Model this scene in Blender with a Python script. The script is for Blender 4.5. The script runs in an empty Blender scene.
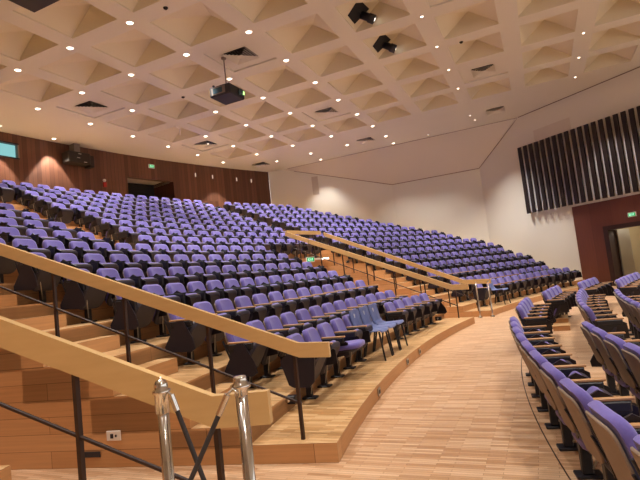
import bpy, math, random
from mathutils import Vector, Matrix
random.seed(7)
D2R = math.radians
col = bpy.context.scene.collection
scn = bpy.context.scene

# ------------------------------------------------------------------ helpers
def link(name, me, parent=None):
    o = bpy.data.objects.new(name, me); col.objects.link(o)
    if parent is not None: o.parent = parent
    return o
def tag(o, label=None, cat=None, group=None, kind=None):
    if label: o['label'] = label
    if cat: o['category'] = cat
    if group: o['group'] = group
    if kind: o['kind'] = kind
    return o
def empty(name, loc=(0,0,0), rz=0.0):
    o = bpy.data.objects.new(name, None); col.objects.link(o)
    o.location = loc; o.rotation_euler = (0,0,rz); o.empty_display_size = .1
    return o
def P(r, th, z=0.0):
    t = D2R(th); return Vector((r*math.sin(t), r*math.cos(t), z))

class MB:
    """collects polygons, builds one mesh"""
    def __init__(s): s.v=[]; s.f=[]; s.m=[]; s.mats=[]; s.sm=[]
    def mi(s, mat):
        if mat not in s.mats: s.mats.append(mat)
        return s.mats.index(mat)
    def add(s, vs, fs, mat, smooth=False):
        b=len(s.v); s.v += [tuple(v) for v in vs]; i=s.mi(mat)
        for f in fs: s.f.append([b+k for k in f]); s.m.append(i); s.sm.append(smooth)
    def box(s, lo, hi, mat, M=None, bev=0.0):
        x0,y0,z0=lo; x1,y1,z1=hi
        if bev<=0:
            vs=[Vector(p) for p in ((x0,y0,z0),(x1,y0,z0),(x1,y1,z0),(x0,y1,z0),(x0,y0,z1),(x1,y0,z1),(x1,y1,z1),(x0,y1,z1))]
            fs=[(0,3,2,1),(4,5,6,7),(0,1,5,4),(1,2,6,5),(2,3,7,6),(3,0,4,7)]
        else:
            b=bev; vs=[]; fs=[]
            for (z,i) in ((z0,b),(z0+b,0),(z1-b,0),(z1,b)):
                vs += [Vector(p) for p in ((x0+i+b*(i==0),y0+i,z),(x1-i-b*(i==0),y0+i,z),(x1-i,y0+i+b*(i==0),z),(x1-i,y1-i-b*(i==0),z),(x1-i-b*(i==0),y1-i,z),(x0+i+b*(i==0),y1-i,z),(x0+i,y1-i-b*(i==0),z),(x0+i,y0+i+b*(i==0),z))]
            for k in range(3):
                for j in range(8):
                    a=k*8+j; c=k*8+(j+1)%8; fs.append((a,c,c+8,a+8))
            fs.append(tuple(range(7,-1,-1))); fs.append(tuple(range(24,32)))
        if M is not None: vs=[M@v for v in vs]
        s.add(vs,fs,mat)
    def prism(s, poly, axis, a, b, mat, M=None, smooth=False):
        """extrude 2-d poly along axis: 'x' poly=(y,z); 'y' poly=(x,z); 'z' poly=(x,y)"""
        def mk(p,t): return Vector((t,p[0],p[1])) if axis=='x' else Vector((p[0],t,p[1])) if axis=='y' else Vector((p[0],p[1],t))
        n=len(poly); vs=[mk(p,a) for p in poly]+[mk(p,b) for p in poly]
        if M is not None: vs=[M@v for v in vs]
        s.add(vs,[tuple(range(n-1,-1,-1)),tuple(range(n,2*n))],mat)
        s.add(vs,[(i,(i+1)%n,n+(i+1)%n,n+i) for i in range(n)],mat,smooth)
    def rings(s, rings, mat, smooth=True, cap=True, closed=True):
        """list of rings (each a list of Vectors of equal length)"""
        n=len(rings[0]); vs=[v for r in rings for v in r]; fs=[]
        for k in range(len(rings)-1):
            for j in range(n if closed else n-1):
                a=k*n+j; c=k*n+(j+1)%n; fs.append((a,c,c+n,a+n))
        s.add(vs,fs,mat,smooth)
        if cap:
            s.add(rings[0],[tuple(range(n-1,-1,-1))],mat); s.add(rings[-1],[tuple(range(n))],mat)
    def lathe(s, prof, mat, c=(0,0,0), n=20, smooth=True, M=None):
        c=Vector(c); rs=[]
        for (r,z) in prof:
            rs.append([c+Vector((r*math.cos(2*math.pi*i/n), r*math.sin(2*math.pi*i/n), z)) for i in range(n)])
        if M is not None: rs=[[M@v for v in r] for r in rs]
        s.rings(rs,mat,smooth)
    def tube(s, pts, r, mat, n=8, closed_caps=True):
        pts=[Vector(p) for p in pts]; rs=[]; up0=Vector((0,0,1))
        for i,p in enumerate(pts):
            d=(pts[min(i+1,len(pts)-1)]-pts[max(i-1,0)]).normalized()
            up=up0 if abs(d.z)<.95 else Vector((1,0,0))
            a=d.cross(up).normalized(); b=a.cross(d)
            rs.append([p+a*r*math.cos(2*math.pi*j/n)+b*r*math.sin(2*math.pi*j/n) for j in range(n)])
        s.rings(rs,mat,True)
    def mesh(s, name):
        me=bpy.data.meshes.new(name); me.from_pydata(s.v,[],s.f)
        for m in s.mats: me.materials.append(m)
        me.polygons.foreach_set('material_index',s.m); me.polygons.foreach_set('use_smooth',s.sm)
        me.update(); return me
    def build(s, name, parent=None, **kw):
        o=link(name, s.mesh(name), parent); 
        return tag(o, **kw) if kw else o
def struct(mb, name): return mb.build(name, kind='structure')

# ------------------------------------------------------------------ materials
def lin(c): return tuple(((x/255)/12.92 if x/255<=.04045 else ((x/255+.055)/1.055)**2.4) for x in c)+(1,)
def base(name, rgb, rough=.6, metal=0.0, spec=.5, sheen=0):
    m=bpy.data.materials.new(name); m.use_nodes=True; b=m.node_tree.nodes['Principled BSDF']
    b.inputs['Base Color'].default_value=lin(rgb); b.inputs['Roughness'].default_value=rough
    b.inputs['Metallic'].default_value=metal; b.inputs['Specular IOR Level'].default_value=spec
    if sheen: b.inputs['Sheen Weight'].default_value=sheen
    return m
def N(m,t,**kw):
    n=m.node_tree.nodes.new(t)
    for k,v in kw.items(): setattr(n,k,v)
    return n
def L(m,a,b): m.node_tree.links.new(a,b)
def noisy(name, rgb, rgb2, scale, rough=.7, stretch=(1,1,1), bump=0.0, spec=.4, detail=3, sheen=0, metal=0):
    m=base(name,rgb,rough,metal,spec,sheen); b=m.node_tree.nodes['Principled BSDF']
    tc=N(m,'ShaderNodeTexCoord'); mp=N(m,'ShaderNodeMapping'); mp.inputs['Scale'].default_value=stretch
    no=N(m,'ShaderNodeTexNoise'); no.inputs['Scale'].default_value=scale; no.inputs['Detail'].default_value=detail
    mx=N(m,'ShaderNodeMix',data_type='RGBA'); mx.inputs[6].default_value=lin(rgb); mx.inputs[7].default_value=lin(rgb2)
    L(m,tc.outputs['Object'],mp.inputs[0]); L(m,mp.outputs[0],no.inputs['Vector']); L(m,no.outputs[0],mx.inputs[0]); L(m,mx.outputs[2],b.inputs['Base Color'])
    if bump:
        bu=N(m,'ShaderNodeBump'); bu.inputs['Strength'].default_value=bump; bu.inputs['Distance'].default_value=.01
        L(m,no.outputs[0],bu.inputs['Height']); L(m,bu.outputs[0],b.inputs['Normal'])
    return m
def planked(name, c1, c2, c3, length, width, vec, rough=.4, mortar=.002, mcol=(60,35,20), grain=(2,40), spec=.4, gap=.0):
    """strips: brick texture for boards with colour per board, plus grain. vec: function building (u along board, v across) sockets"""
    m=base(name,c1,rough,0,spec); nt=m.node_tree; b=nt.nodes['Principled BSDF']
    tc=N(m,'ShaderNodeTexCoord'); sp=N(m,'ShaderNodeSeparateXYZ'); L(m,tc.outputs['Object'],sp.inputs[0])
    def math_(op,a,bb):
        n=N(m,'ShaderNodeMath',operation=op)
        for i,x in enumerate((a,bb)):
            if isinstance(x,(int,float)): n.inputs[i].default_value=x
            else: L(m,x,n.inputs[i])
        return n.outputs[0]
    u,v=vec(sp.outputs,math_)
    cb=N(m,'ShaderNodeCombineXYZ'); L(m,u,cb.inputs[0]); L(m,v,cb.inputs[1])
    br=N(m,'ShaderNodeTexBrick'); br.offset=.37; br.offset_frequency=2; br.squash=1
    br.inputs['Scale'].default_value=1; br.inputs['Mortar Size'].default_value=mortar; br.inputs['Mortar Smooth'].default_value=.1
    br.inputs['Brick Width'].default_value=length; br.inputs['Row Height'].default_value=width; br.inputs['Bias'].default_value=0
    br.inputs['Color1'].default_value=(0,0,0,1); br.inputs['Color2'].default_value=(1,1,1,1); br.inputs['Mortar'].default_value=(.5,.5,.5,1)
    L(m,cb.outputs[0],br.inputs['Vector'])
    cr=N(m,'ShaderNodeValToRGB'); e=cr.color_ramp.elements
    e[0].position=0; e[0].color=lin(c2); e[1].position=1; e[1].color=lin(c3); k=e.new(.5); k.color=lin(c1)
    L(m,br.outputs['Color'],cr.inputs[0])
    cg=N(m,'ShaderNodeCombineXYZ'); L(m,math_('MULTIPLY',u,grain[0]),cg.inputs[0]); L(m,math_('MULTIPLY',v,grain[1]),cg.inputs[1])
    no=N(m,'ShaderNodeTexNoise'); no.inputs['Scale'].default_value=1; no.inputs['Detail'].default_value=4; L(m,cg.outputs[0],no.inputs['Vector'])
    mr=N(m,'ShaderNodeMapRange'); mr.inputs[3].default_value=.78; mr.inputs[4].default_value=1.2; L(m,no.outputs[0],mr.inputs[0])
    mu=N(m,'ShaderNodeVectorMath',operation='SCALE'); L(m,cr.outputs[0],mu.inputs[0]); L(m,mr.outputs[0],mu.inputs['Scale'])
    mx=N(m,'ShaderNodeMix',data_type='RGBA'); L(m,br.outputs['Fac'],mx.inputs[0]); L(m,mu.outputs[0],mx.inputs[6]); mx.inputs[7].default_value=lin(mcol)
    L(m,mx.outputs[2],b.inputs['Base Color'])
    return m
def emis(name,rgb,st):
    m=bpy.data.materials.new(name); m.use_nodes=True; nt=m.node_tree; nt.nodes.clear()
    e=nt.nodes.new('ShaderNodeEmission'); e.inputs[0].default_value=lin(rgb); e.inputs[1].default_value=st
    o=nt.nodes.new('ShaderNodeOutputMaterial'); nt.links.new(e.outputs[0],o.inputs[0]); return m

FLOOR = planked('parquet',(196,156,120),(176,134,98),(212,178,144),.36,.036,lambda s,f:(s[1],s[0]),rough=.34,mortar=.0012,mcol=(120,84,52),grain=(3,50),spec=.35)
STEP  = planked('step_parquet',(198,156,108),(176,132,84),(214,178,132),.36,.036,lambda s,f:(s[1],s[0]),rough=.34,mortar=.0012,mcol=(124,84,50),grain=(3,50),spec=.35)
PLANK = planked('riser_planks',(196,146,98),(188,138,90),(204,156,108),2.1,.16,lambda s,f:(f('ADD',s[0],s[1]),s[2]),rough=.45,mortar=.002,mcol=(112,74,44),grain=(1.5,40))
BACKW = planked('back_wall_boards',(92,58,42),(78,48,34),(108,72,54),6.0,.16,lambda s,f:(s[2],s[0]),rough=.42,mortar=.004,mcol=(46,24,18),grain=(1.2,30))
REDW  = planked('red_wood_panel',(100,58,44),(94,53,40),(108,64,49),6.0,1.2,lambda s,f:(s[2],f('ADD',s[0],s[1])),rough=.4,mortar=.003,mcol=(60,26,20),grain=(1.0,22))
RAIL  = noisy('handrail_oak',(214,180,126),(198,160,106),3.0,.32,(1,1,8),spec=.5)
ARMW  = noisy('armrest_beech',(196,150,102),(168,120,76),20,.4,(1,.2,1))
PURPLE= noisy('purple_fabric',(114,103,174),(98,87,156),60,.9,sheen=.3,spec=.15)
SHELL = noisy('dark_seat_shell',(46,42,50),(36,33,40),10,.5)
GREYSH= noisy('grey_seat_pan',(56,50,60),(44,39,50),14,.5)
TAN   = noisy('tan_seat_back_panel',(142,124,108),(128,110,94),12,.6)
DARK  = noisy('black_steel',(25,22,31),(17,15,23),10,.45,spec=.5)
TABL  = noisy('dark_writing_tablet',(34,29,38),(26,22,31),8,.4)
CHROME= base('chrome',(214,212,210),.12,1.0)
BRONZE= noisy('brown_steel',(58,36,28),(44,28,22),10,.45)
ROPE  = noisy('grey_rope',(62,58,58),(48,44,46),80,.8)
WALL  = noisy('cream_wall',(218,213,202),(212,207,196),.6,.85,spec=.2)
SOFF  = noisy('soffit_plaster',(208,199,188),(202,193,182),.4,.85,spec=.2)
CEIL  = noisy('ceiling_plaster',(214,210,198),(208,204,192),.5,.9,spec=.15)
COFF  = noisy('coffer_plaster',(216,208,186),(210,202,180),.5,.9,spec=.15)
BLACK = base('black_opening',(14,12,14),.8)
WHITE = base('white_trim',(226,220,212),.5)
SLAT  = noisy('dark_slat_wood',(40,28,26),(30,21,20),8,.5)
SLATM = base('steel_reveal',(214,216,222),.4,.1)
GLOW  = emis('downlight_glow',(255,240,216),7)
GLOWS = emis('small_downlight_glow',(255,236,208),5)
LEDW  = emis('white_led',(255,244,228),6)
GREEN = emis('green_exit_glow',(20,170,90),1.0)
WGRN  = emis('white_exit_symbol',(200,255,225),1.4)
TEAL  = emis('projection_window_light',(150,214,214),.9)
STEPL = emis('step_light_glow',(255,236,210),7)
BLUE  = noisy('blue_plastic',(112,124,172),(96,110,160),8,.4)
LOGO  = base('pale_logo',(210,214,220),.6)
GREYB = noisy('grey_box',(124,112,104),(114,102,96),6,.6)
STEEL = base('brushed_steel',(176,172,166),.35,.9)
DGLASS= base('tinted_lens',(60,84,96),.1,.2)
RED   = base('red_alarm',(150,30,26),.5)
FOYER = noisy('foyer_plaster',(176,160,128),(170,154,122),.5,.9)
SPK   = noisy('speaker_cloth',(44,36,30),(36,30,26),20,.7)

# ------------------------------------------------------------------ terraces
def rowRZ(k):                                     # radius and height of the seat-back tops
    return (25.80,.90) if k==1 else (26.55+.7594*(k-2), 1.06+.3199*(k-2))
def F(k): return {1:24.95,2:25.72}.get(k, 26.53+.7594*(k-3))
def Zf(k): return .16 if k==1 else .32*(k-1)
def sector(mb, r0, r1, a0, a1, z0, z1, top=STEP, side=PLANK, step=.75):
    n=max(1,int(math.ceil((a1-a0)/step))); A=[a0+(a1-a0)*i/n for i in range(n+1)]
    vi=[P(r0,a,z0) for a in A]; vo=[P(r1,a,z0) for a in A]; ti=[P(r0,a,z1) for a in A]; to=[P(r1,a,z1) for a in A]
    vs=vi+vo+ti+to; m=n+1
    mb.add(vs,[(2*m+i+1,2*m+i,3*m+i,3*m+i+1) for i in range(n)],top)
    mb.add(vs,[(i,2*m+i,2*m+i+1,i+1) for i in range(n)]+[(m+i+1,3*m+i+1,3*m+i,m+i) for i in range(n)]+[(0,m,3*m,2*m),(n,2*m+n,3*m+n,m+n)],side)
CH=10.35; CH2=13.45; NEAR=-13.9
WA=[Vector((17.1,25.05)),Vector((17.1,29.55)),Vector((15.42,35.95))]
def wall_x_end(r):                                # angle at which a ring of radius r meets the side walls
    best=34.
    a=12.
    while a<40:
        p=P(r,a)
        # wall C line through (17.1,25.05) direction (.602,.798)
        inC=(p.x-17.1)*.798-(p.y-25.05)*.602
        out=False
        if p.y<=25.05: out = inC>0
        elif p.y<=29.55: out = p.x>17.1
        else: out = (p.x-17.1)*.967+(p.y-29.55)*.254>0
        if out: return a
        a+=.1
    return best
# lower centre terraces
mb=MB()
for k in range(1,8): sector(mb,F(k),F(k+1),-CH,CH,0 if k==1 else Zf(k-1)-.02,Zf(k)) if k>1 else sector(mb,F(1),F(2),-CH,CH,0,Zf(1))
# fill below so the cheek walls reach the floor
for k in range(2,8): sector(mb,F(k),F(k+1),-CH,CH,0,Zf(k)-.021)
for k in range(3,8):
    for a0,a1 in ((-CH,-8.0),(8.0,CH)): sector(mb,F(k)-.26,F(k)+.001,a0,a1,Zf(k-1)-.01,Zf(k)-.16)
struct(mb,'floor_terrace_centre')
mb=MB()
for k in range(1,8):
    e=wall_x_end(F(k)); sector(mb,F(k),F(k+1),CH2,e+.2,0,Zf(k))
for k in range(3,8): sector(mb,F(k)-.26,F(k)+.001,CH2,15.7,Zf(k-1)-.01,Zf(k)-.16)
struct(mb,'floor_terrace_far')
mb=MB()
for k in range(1,8): sector(mb,F(k) if k>1 else 24.7,F(k+1),-36,NEAR,0,Zf(k))
for k in range(3,8): sector(mb,F(k)-.26,F(k)+.001,-16.4,NEAR,Zf(k-1)-.01,Zf(k)-.16)
struct(mb,'floor_terrace_near')
mb=MB()
for k in range(8,17):
    e=wall_x_end(F(k)); sector(mb,F(k),F(k+1),-24,e+.2,0 if k==8 else Zf(k)-.5,Zf(k))
    for a0,a1 in ((-1.75,.05),(13.95,15.75)):
        if k>8: sector(mb,F(k)-.26,F(k)+.001,a0,a1,Zf(k-1)-.01,Zf(k)-.16)
sector(mb,F(17),39.25,-24,23.6,4.2,Zf(16))
struct(mb,'floor_terrace_upper')
# flat floor
mb=MB(); mb.box((-22,6,-.2),(30,36,0),FLOOR); struct(mb,'floor')
# thin dark seam where the fixed floor block begins
mb=MB(); sector(mb,23.29,23.30,-20,12,-.001,.0015,top=BRONZE,side=BRONZE); struct(mb,'floor_seam_strip')
# ------------------------------------------------------------------ walls
ZC=7.8
def wallseg(mb, a, b, z0, z1, mat, th=.2, z1b=None, flip=1):
    a=Vector(a);b=Vector(b); d=(b-a).normalized(); n=Vector((d.y,-d.x))*th*flip
    zb=z1 if z1b is None else z1b
    v=[(a.x,a.y,z0),(b.x,b.y,z0),(b.x,b.y,zb),(a.x,a.y,z1),(a.x+n.x,a.y+n.y,z0),(b.x+n.x,b.y+n.y,z0),(b.x+n.x,b.y+n.y,zb),(a.x+n.x,a.y+n.y,z1)]
    mb.add(v,[(0,1,2,3),(7,6,5,4),(3,2,6,7),(0,4,5,1),(1,5,6,2),(0,3,7,4)],mat)
# back wall (arc R 39.2) with the recessed door and the projection window
RB=39.2
def arcwall(mb,a0,a1,z0,z1,R,mat,th=.25,step=.6):
    n=max(1,int(math.ceil((a1-a0)/step)))
    for i in range(n):
        A=a0+(a1-a0)*i/n; B=a0+(a1-a0)*(i+1)/n
        p=[P(R,A,z0),P(R,B,z0),P(R,B,z1),P(R,A,z1),P(R+th,A,z0),P(R+th,B,z0),P(R+th,B,z1),P(R+th,A,z1)]
        mb.add(p,[(0,1,2,3),(7,6,5,4),(3,2,6,7),(0,4,5,1)]+([(0,3,7,4)] if i==0 else [])+([(1,5,6,2)] if i==n-1 else []),mat)
DA0,DA1=10.95,14.4; WA0,WA1=1.5,4.5
mb=MB()
arcwall(mb,-24,WA0,4.2,8.0,RB,BACKW); arcwall(mb,WA0,WA1,4.2,6.93,RB,BACKW); arcwall(mb,WA0,WA1,7.45,8.0,RB,BACKW)
arcwall(mb,WA1,DA0,4.2,8.0,RB,BACKW); arcwall(mb,DA0,DA1,6.83,8.0,RB,BACKW); arcwall(mb,DA1,23.15,4.2,8.0,RB,BACKW)
struct(mb,'wall_back')
mb=MB()                                           # door recess
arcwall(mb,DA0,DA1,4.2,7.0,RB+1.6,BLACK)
for a in (DA0,DA1):
    p0,p1=P(RB,a),P(RB+1.6,a); d=(p1-p0).normalized(); s_=-1 if a==DA0 else 1; n=Vector((d.y,-d.x,0))*.1*s_
    q=[p0,p1,p1+n,p0+n]; mb.add([Vector((v.x,v.y,z)) for z in (4.2,7.0) for v in q],[(0,1,2,3),(4,5,6,7),(0,1,5,4),(1,2,6,5),(2,3,7,6),(3,0,4,7)],BACKW)
sector(mb,RB+.25,RB+1.85,DA0,DA1,6.83,7.0,top=WALL,side=WALL); sector(mb,RB-.02,RB+1.85,DA0,DA1,4.6,4.8)
struct(mb,'door_1')
mb=MB()                                           # projection booth window: glowing pane in a frame
arcwall(mb,WA0+.05,WA1-.05,6.93,7.45,RB+.12,TEAL,th=.03)
arcwall(mb,WA0,WA1,6.90,6.95,RB-.03,DARK,th=.2); arcwall(mb,WA0,WA1,7.43,7.48,RB-.03,DARK,th=.2); arcwall(mb,WA1-.08,WA1,6.9,7.48,RB-.03,GREYB,th=.2)
struct(mb,'window_1')
# side wall A (slanted top under the soffit), B, C
mb=MB(); wallseg(mb,(17.1,29.55),(15.40,36.02),2.0,8.0,WALL,flip=1)
wallseg(mb,(17.1,24.9),(17.1,29.75),1.0,8.0,WALL,flip=1)
struct(mb,'wall_side')
cC=Vector((15.52,22.94)); dC=Vector((-.602,-.798)); nC=Vector((.798,-.602))   # nC points out of the hall
def C(s,z,o=0.0):                                 # point on wall C; s metres along it, o metres out of the wall
    p=cC+dC*s+nC*o; return Vector((p.x,p.y,z))
def cbox(mb,s0,s1,z0,z1,o0,o1,mat):
    v=[C(s,z,o) for o in (o0,o1) for (s,z) in ((s0,z0),(s1,z0),(s1,z1),(s0,z1))]
    mb.add(v,[(0,1,2,3),(7,6,5,4),(3,2,6,7),(0,4,5,1),(1,5,6,2),(0,3,7,4)],mat)
mb=MB()
cbox(mb,-2.85,1.9,0,8.0,0,.2,WALL); cbox(mb,1.9,12,3.3,8.0,0,.2,WALL)
struct(mb,'wall_stage_side')
mb=MB()
cbox(mb,1.9,3.05,0,3.3,-.03,.2,REDW); cbox(mb,3.05,5.6,2.32,3.3,-.03,.2,REDW); cbox(mb,5.6,12,0,3.3,-.03,.2,REDW)
struct(mb,'trim_red_wood_wainscot')
mb=MB()
cbox(mb,3.05,3.24,0,2.32,-.05,.5,BRONZE); cbox(mb,5.42,5.6,0,2.32,-.05,.5,BRONZE); cbox(mb,3.24,5.42,2.16,2.32,-.05,.5,BRONZE)
cbox(mb,3.28,3.33,0,2.14,.40,1.2,STEEL)
struct(mb,'door_2')
mb=MB(); cbox(mb,1.5,8.5,0,3.2,4.0,4.15,FOYER); cbox(mb,2.2,2.35,0,3.2,.2,4.0,FOYER); cbox(mb,7.5,7.65,0,3.2,.2,4.0,FOYER); cbox(mb,1.5,8.5,3.1,3.2,.2,4.1,WALL)
struct(mb,'wall_foyer')
# mirror side of the hall (behind the camera)
mb=MB()
wallseg(mb,(-17.1,29.55),(-15.40,36.02),2.0,8.0,WALL,flip=-1); wallseg(mb,(-17.1,24.9),(-17.1,29.75),1.0,8.0,WALL,flip=-1)
wallseg(mb,(-17.1,25.05),(-12.3,18.7),0,8.0,WALL,flip=-1)
struct(mb,'wall_near_side')
# soffits
for sx,nm in ((1,'ceiling_soffit_far'),(-1,'ceiling_soffit_near')):
    mb=MB(); a=(15.6*sx,22.6,ZC+.02); b=(15.6*sx,36.2,ZC+.02); c=(17.35*sx,36.2,5.78); d=(17.35*sx,22.6,5.78)
    up=Vector((0,0,.15)); v=[Vector(q) for q in (a,b,c,d)]; v+= [q+up for q in v]
    mb.add(v,[(0,1,2,3),(7,6,5,4),(0,4,5,1),(1,5,6,2),(2,6,7,3),(3,7,4,0)],SOFF); struct(mb,nm)
GAPSHADE=base('shadow_gap',(118,98,84),.8)  # dark colour stands in for the shade along the soffit and wall joints
m=MB()
m.tube([(15.78,34.6,7.62),(17.06,29.53,6.1),(17.07,25.06,6.1),(15.56,22.97,7.78)],.016,GAPSHADE,n=6); struct(m,'shade_line_1')
m=MB(); m.tube([(15.58,34.9,7.79),(15.58,22.9,7.79)],.010,GAPSHADE,n=6); m.tube([C(0,7.785,-.01),C(11,7.785,-.01)],.016,GAPSHADE,n=6); struct(m,'shade_line_2')
# ------------------------------------------------------------------ coffered ceiling
GX=1.955; GY=1.952; GY0=24.74; HC=.725
def gx(i): return GX*i
def gy(j): return GY0+GY*j
def ccx(i): return gx(i+.5)
def ccy(j): return 25.70+(1.91 if j>=0 else 1.95)*j      # coffer centres
I0,I1,J0,J1=-6,6,-6,6
VENTX=(-5,-2,1,4); VENTY=(-4,-1,2,5)
mb=MB()
for i in range(I0,I1):
    for j in range(J0,J1):
        x0,x1,y0,y1=gx(i),gx(i+1),gy(j),gy(j+1); cx,cy=(x0+x1)/2,(y0+y1)/2
        y0=(ccy(j)+ccy(j-1))/2 if j>J0 else gy(J0); y1=(ccy(j)+ccy(j+1))/2 if j<J1-1 else gy(J1)
        o=[(x0,y0,ZC),(x1,y0,ZC),(x1,y1,ZC),(x0,y1,ZC)]
        cx,cy=ccx(i),ccy(j)
        q=[(cx-HC,cy-HC,ZC),(cx+HC,cy-HC,ZC),(cx+HC,cy+HC,ZC),(cx-HC,cy+HC,ZC)]
        mb.add(o+q,[(k,4+k,4+(k+1)%4,(k+1)%4) for k in range(4)],CEIL)
        lip=.045; q2=[(a,b,ZC+lip) for a,b,_ in q]
        if i in VENTX and j in VENTY:
            mb.add(q+q2,[(k,4+k,4+(k+1)%4,(k+1)%4) for k in range(4)],CEIL)
            mb.add(q2,[(0,1,2,3)],CEIL)
        else:
            mb.add(q+q2,[(k,4+k,4+(k+1)%4,(k+1)%4) for k in range(4)],COFF)
            mb.add(q2+[(cx+HC*.97,cy,ZC+.59)],[(0,4,1),(1,4,2),(2,4,3),(3,4,0)],COFF)
# flat parts: both sides and the back, stage end
X0,X1,Y0,Y1=gx(I0),gx(I1),gy(J0),gy(J1)
for (a,b,c,d) in ((-17.2,X0,Y0,41),(X1,17.2,Y0,41),(X0,X1,Y1,41),(-17.2,17.2,7,Y0)):
    mb.add([(a,c,ZC),(b,c,ZC),(b,d,ZC),(a,d,ZC)],[(0,3,2,1)],CEIL)
mb.add([(-17.3,7,ZC+.8),(17.3,7,ZC+.8),(17.3,41,ZC+.8),(-17.3,41,ZC+.8)],[(0,1,2,3)],CEIL)
struct(mb,'ceiling')

# ------------------------------------------------------------------ downlights
ORD='zero first second third fourth fifth sixth seventh eighth ninth tenth eleventh twelfth thirteenth fourteenth fifteenth sixteenth seventeenth eighteenth nineteenth twentieth'.split()
def ring_mesh(r,glow):
    t=MB(); n=20
    def circ(rr,z): return [Vector((rr*math.cos(2*math.pi*i/n),rr*math.sin(2*math.pi*i/n),z)) for i in range(n)]
    t.rings([circ(r*1.25,0),circ(r*1.25,-.012),circ(r,-.02),circ(r*.96,-.004)],WHITE,True,cap=False)
    d=MB(); d.rings([circ(r*.96,-.004),circ(r*.5,-.028),circ(r*.01,-.03)],glow,True,cap=False)
    return t.mesh('trim_ring'),d.mesh('lens')
RING=ring_mesh(.078,GLOW); RINGS=ring_mesh(.045,GLOWS)
POW=560
def lamp(name,loc,power,size=D2R(74),blend=.35,color=(1,.955,.89),rad=.06,rot=None):
    l=bpy.data.lights.new(name,'SPOT'); l.energy=power; l.spot_size=size; l.spot_blend=blend; l.color=color; l.shadow_soft_size=rad
    o=bpy.data.objects.new(name,l); col.objects.link(o); o.location=loc
    if rot: o.rotation_euler=rot
    return o
big={7:[0,1,2],6:[1,2,3,4,5,6],5:[0,1,2,4,5,6,7],4:[0,1,3,4,5,6,7],3:[-1,0,1,2,3,4,5,6,7],2:[-1,0,1,2,3,4,5,6,7]}
spots=[]
rown={7:'line nearest the back wall',6:'second line from the back wall',5:'third line from the back wall',4:'fourth line from the back wall',3:'fifth line from the back wall',2:'sixth line from the back wall',0:'line over the front rows',-2:'line nearest the stage'}
for j,L_ in big.items():
    for n_,i in enumerate(L_): spots.append((gx(i) if j<7 else .1+2.015*i,gy(j) if j<7 else 38.60,'big',j,n_+1))
for j,L_ in {0:[2,3,4,5],-2:[4,5,6]}.items():
    for n_,i in enumerate(L_): spots.append((gx(i),gy(j),'small',j,n_+1))
ex=[(15.05,26.95,'small'),(15.2,28.72,'big'),(15.22,32.7,'big'),(13.48,24.8,'small'),(14.35,24.7,'small'),(8.7,35.05,'small')]
exl=['small ceiling downlight near the far side wall, alone between two lines','lit ceiling downlight nearest the far side wall above the pale corner','lit ceiling downlight beside the far side wall toward the back corner','small ceiling downlight left of the last pair before the slatted wall','small ceiling downlight right of the last pair before the slatted wall','tiny ceiling fixture between two downlight lines near the back']
def downlight(x,y,kind,label,group):
    e=empty('downlight',(x,y,ZC)); tag(e,label,'ceiling light',group)
    R=RING if kind=='big' else RINGS
    link('trim_ring',R[0],e); link('lens',R[1],e)
for x,y,kind,j,n_ in spots:
    downlight(x,y,kind,('lit round ceiling downlight, ' if kind=='big' else 'small bright ceiling spotlight, ')+ORD[n_]+' from the left in the '+rown[j],'recessed ceiling downlights')
    if j==7: lamp('downlight_lamp',(x,y,ZC-.06),POW*1.6,size=D2R(68),blend=.15)
    else: lamp('downlight_lamp',(x,y,ZC-.06),POW if kind=='big' else POW*.8)
for (x,y,k),lb in zip(ex,exl):
    downlight(x,y,k,lb,'recessed ceiling downlights')
    lamp('downlight_lamp',(x,y,ZC-.06),POW*(1.7 if y<25.5 and x>13 else .85),size=D2R(84),blend=.7)
# downlights over parts of the hall outside the frame (front seating and the near side)
for x,y in [(gx(i),gy(j)) for j in (0,-2,-4) for i in (-5,-3,-1,1,3) ]+[(gx(i),gy(j)) for j in (2,4) for i in (-7,-5,-3)]+[(gx(5),gy(-4)),(gx(7),gy(-3)) ]:
    lamp('downlight_lamp',(x,y,ZC-.06),POW*1.2)

# ------------------------------------------------------------------ ceiling air diffusers
def vent_mesh():
    m=MB(); h=.34
    m.add([(-h,-h,0),(h,-h,0),(h,h,0),(-h,h,0)],[(0,1,2,3)],BLACK)
    f=MB()
    for s in (.37,.30,.23,.16):
        f.rings([[Vector((a*s,b*s,z)) for a,b in ((-1,-1),(1,-1),(1,1),(-1,1))] for s,z in ((s,-.05),(s-.075,-.002))],CEIL,False,cap=False)
    c=MB(); c.rings([[Vector((a*s,b*s,z)) for a,b in ((-1,-1),(1,-1),(1,1),(-1,1))] for s,z in ((.09,-.05),(.02,-.002))],CEIL,False,cap=True)
    return m.mesh('dark_throat'),f.mesh('louvre_frame'),c.mesh('centre_plate')
VM=vent_mesh()
vent_names={(1,5):'back row of vents, left',(4,5):'back row of vents, middle',(1,2):'beside the hanging projector',(4,2):'middle of the coffered ceiling',(-2,2):'beside the projector at the frame edge',(4,-1):'over the front rows',(1,-1):'out over the near aisle'}
for (i,j),ds in vent_names.items():
    e=empty('air_vent',(ccx(i),ccy(j),ZC-.004+.045)); tag(e,'square dark-throated ceiling air vent in a flat panel, '+ds,'ceiling vent','ceiling air vents')
    for a in zip(('throat','louvre_frame','centre_plate'),VM): link(a[0],a[1],e)
for x,y,ds in ((13.6,23.76,'nearest the slatted screen'),(13.6,29.6,'by the far side wall'),(13.6,35.4,'by the far back corner')):
    e=empty('air_vent',(x,y,ZC-.004)); tag(e,'square ceiling air vent on the plain margin, '+ds,'ceiling vent','ceiling air vents')
    for a in zip(('throat','louvre_frame','centre_plate'),VM): link(a[0],a[1],e)

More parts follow.
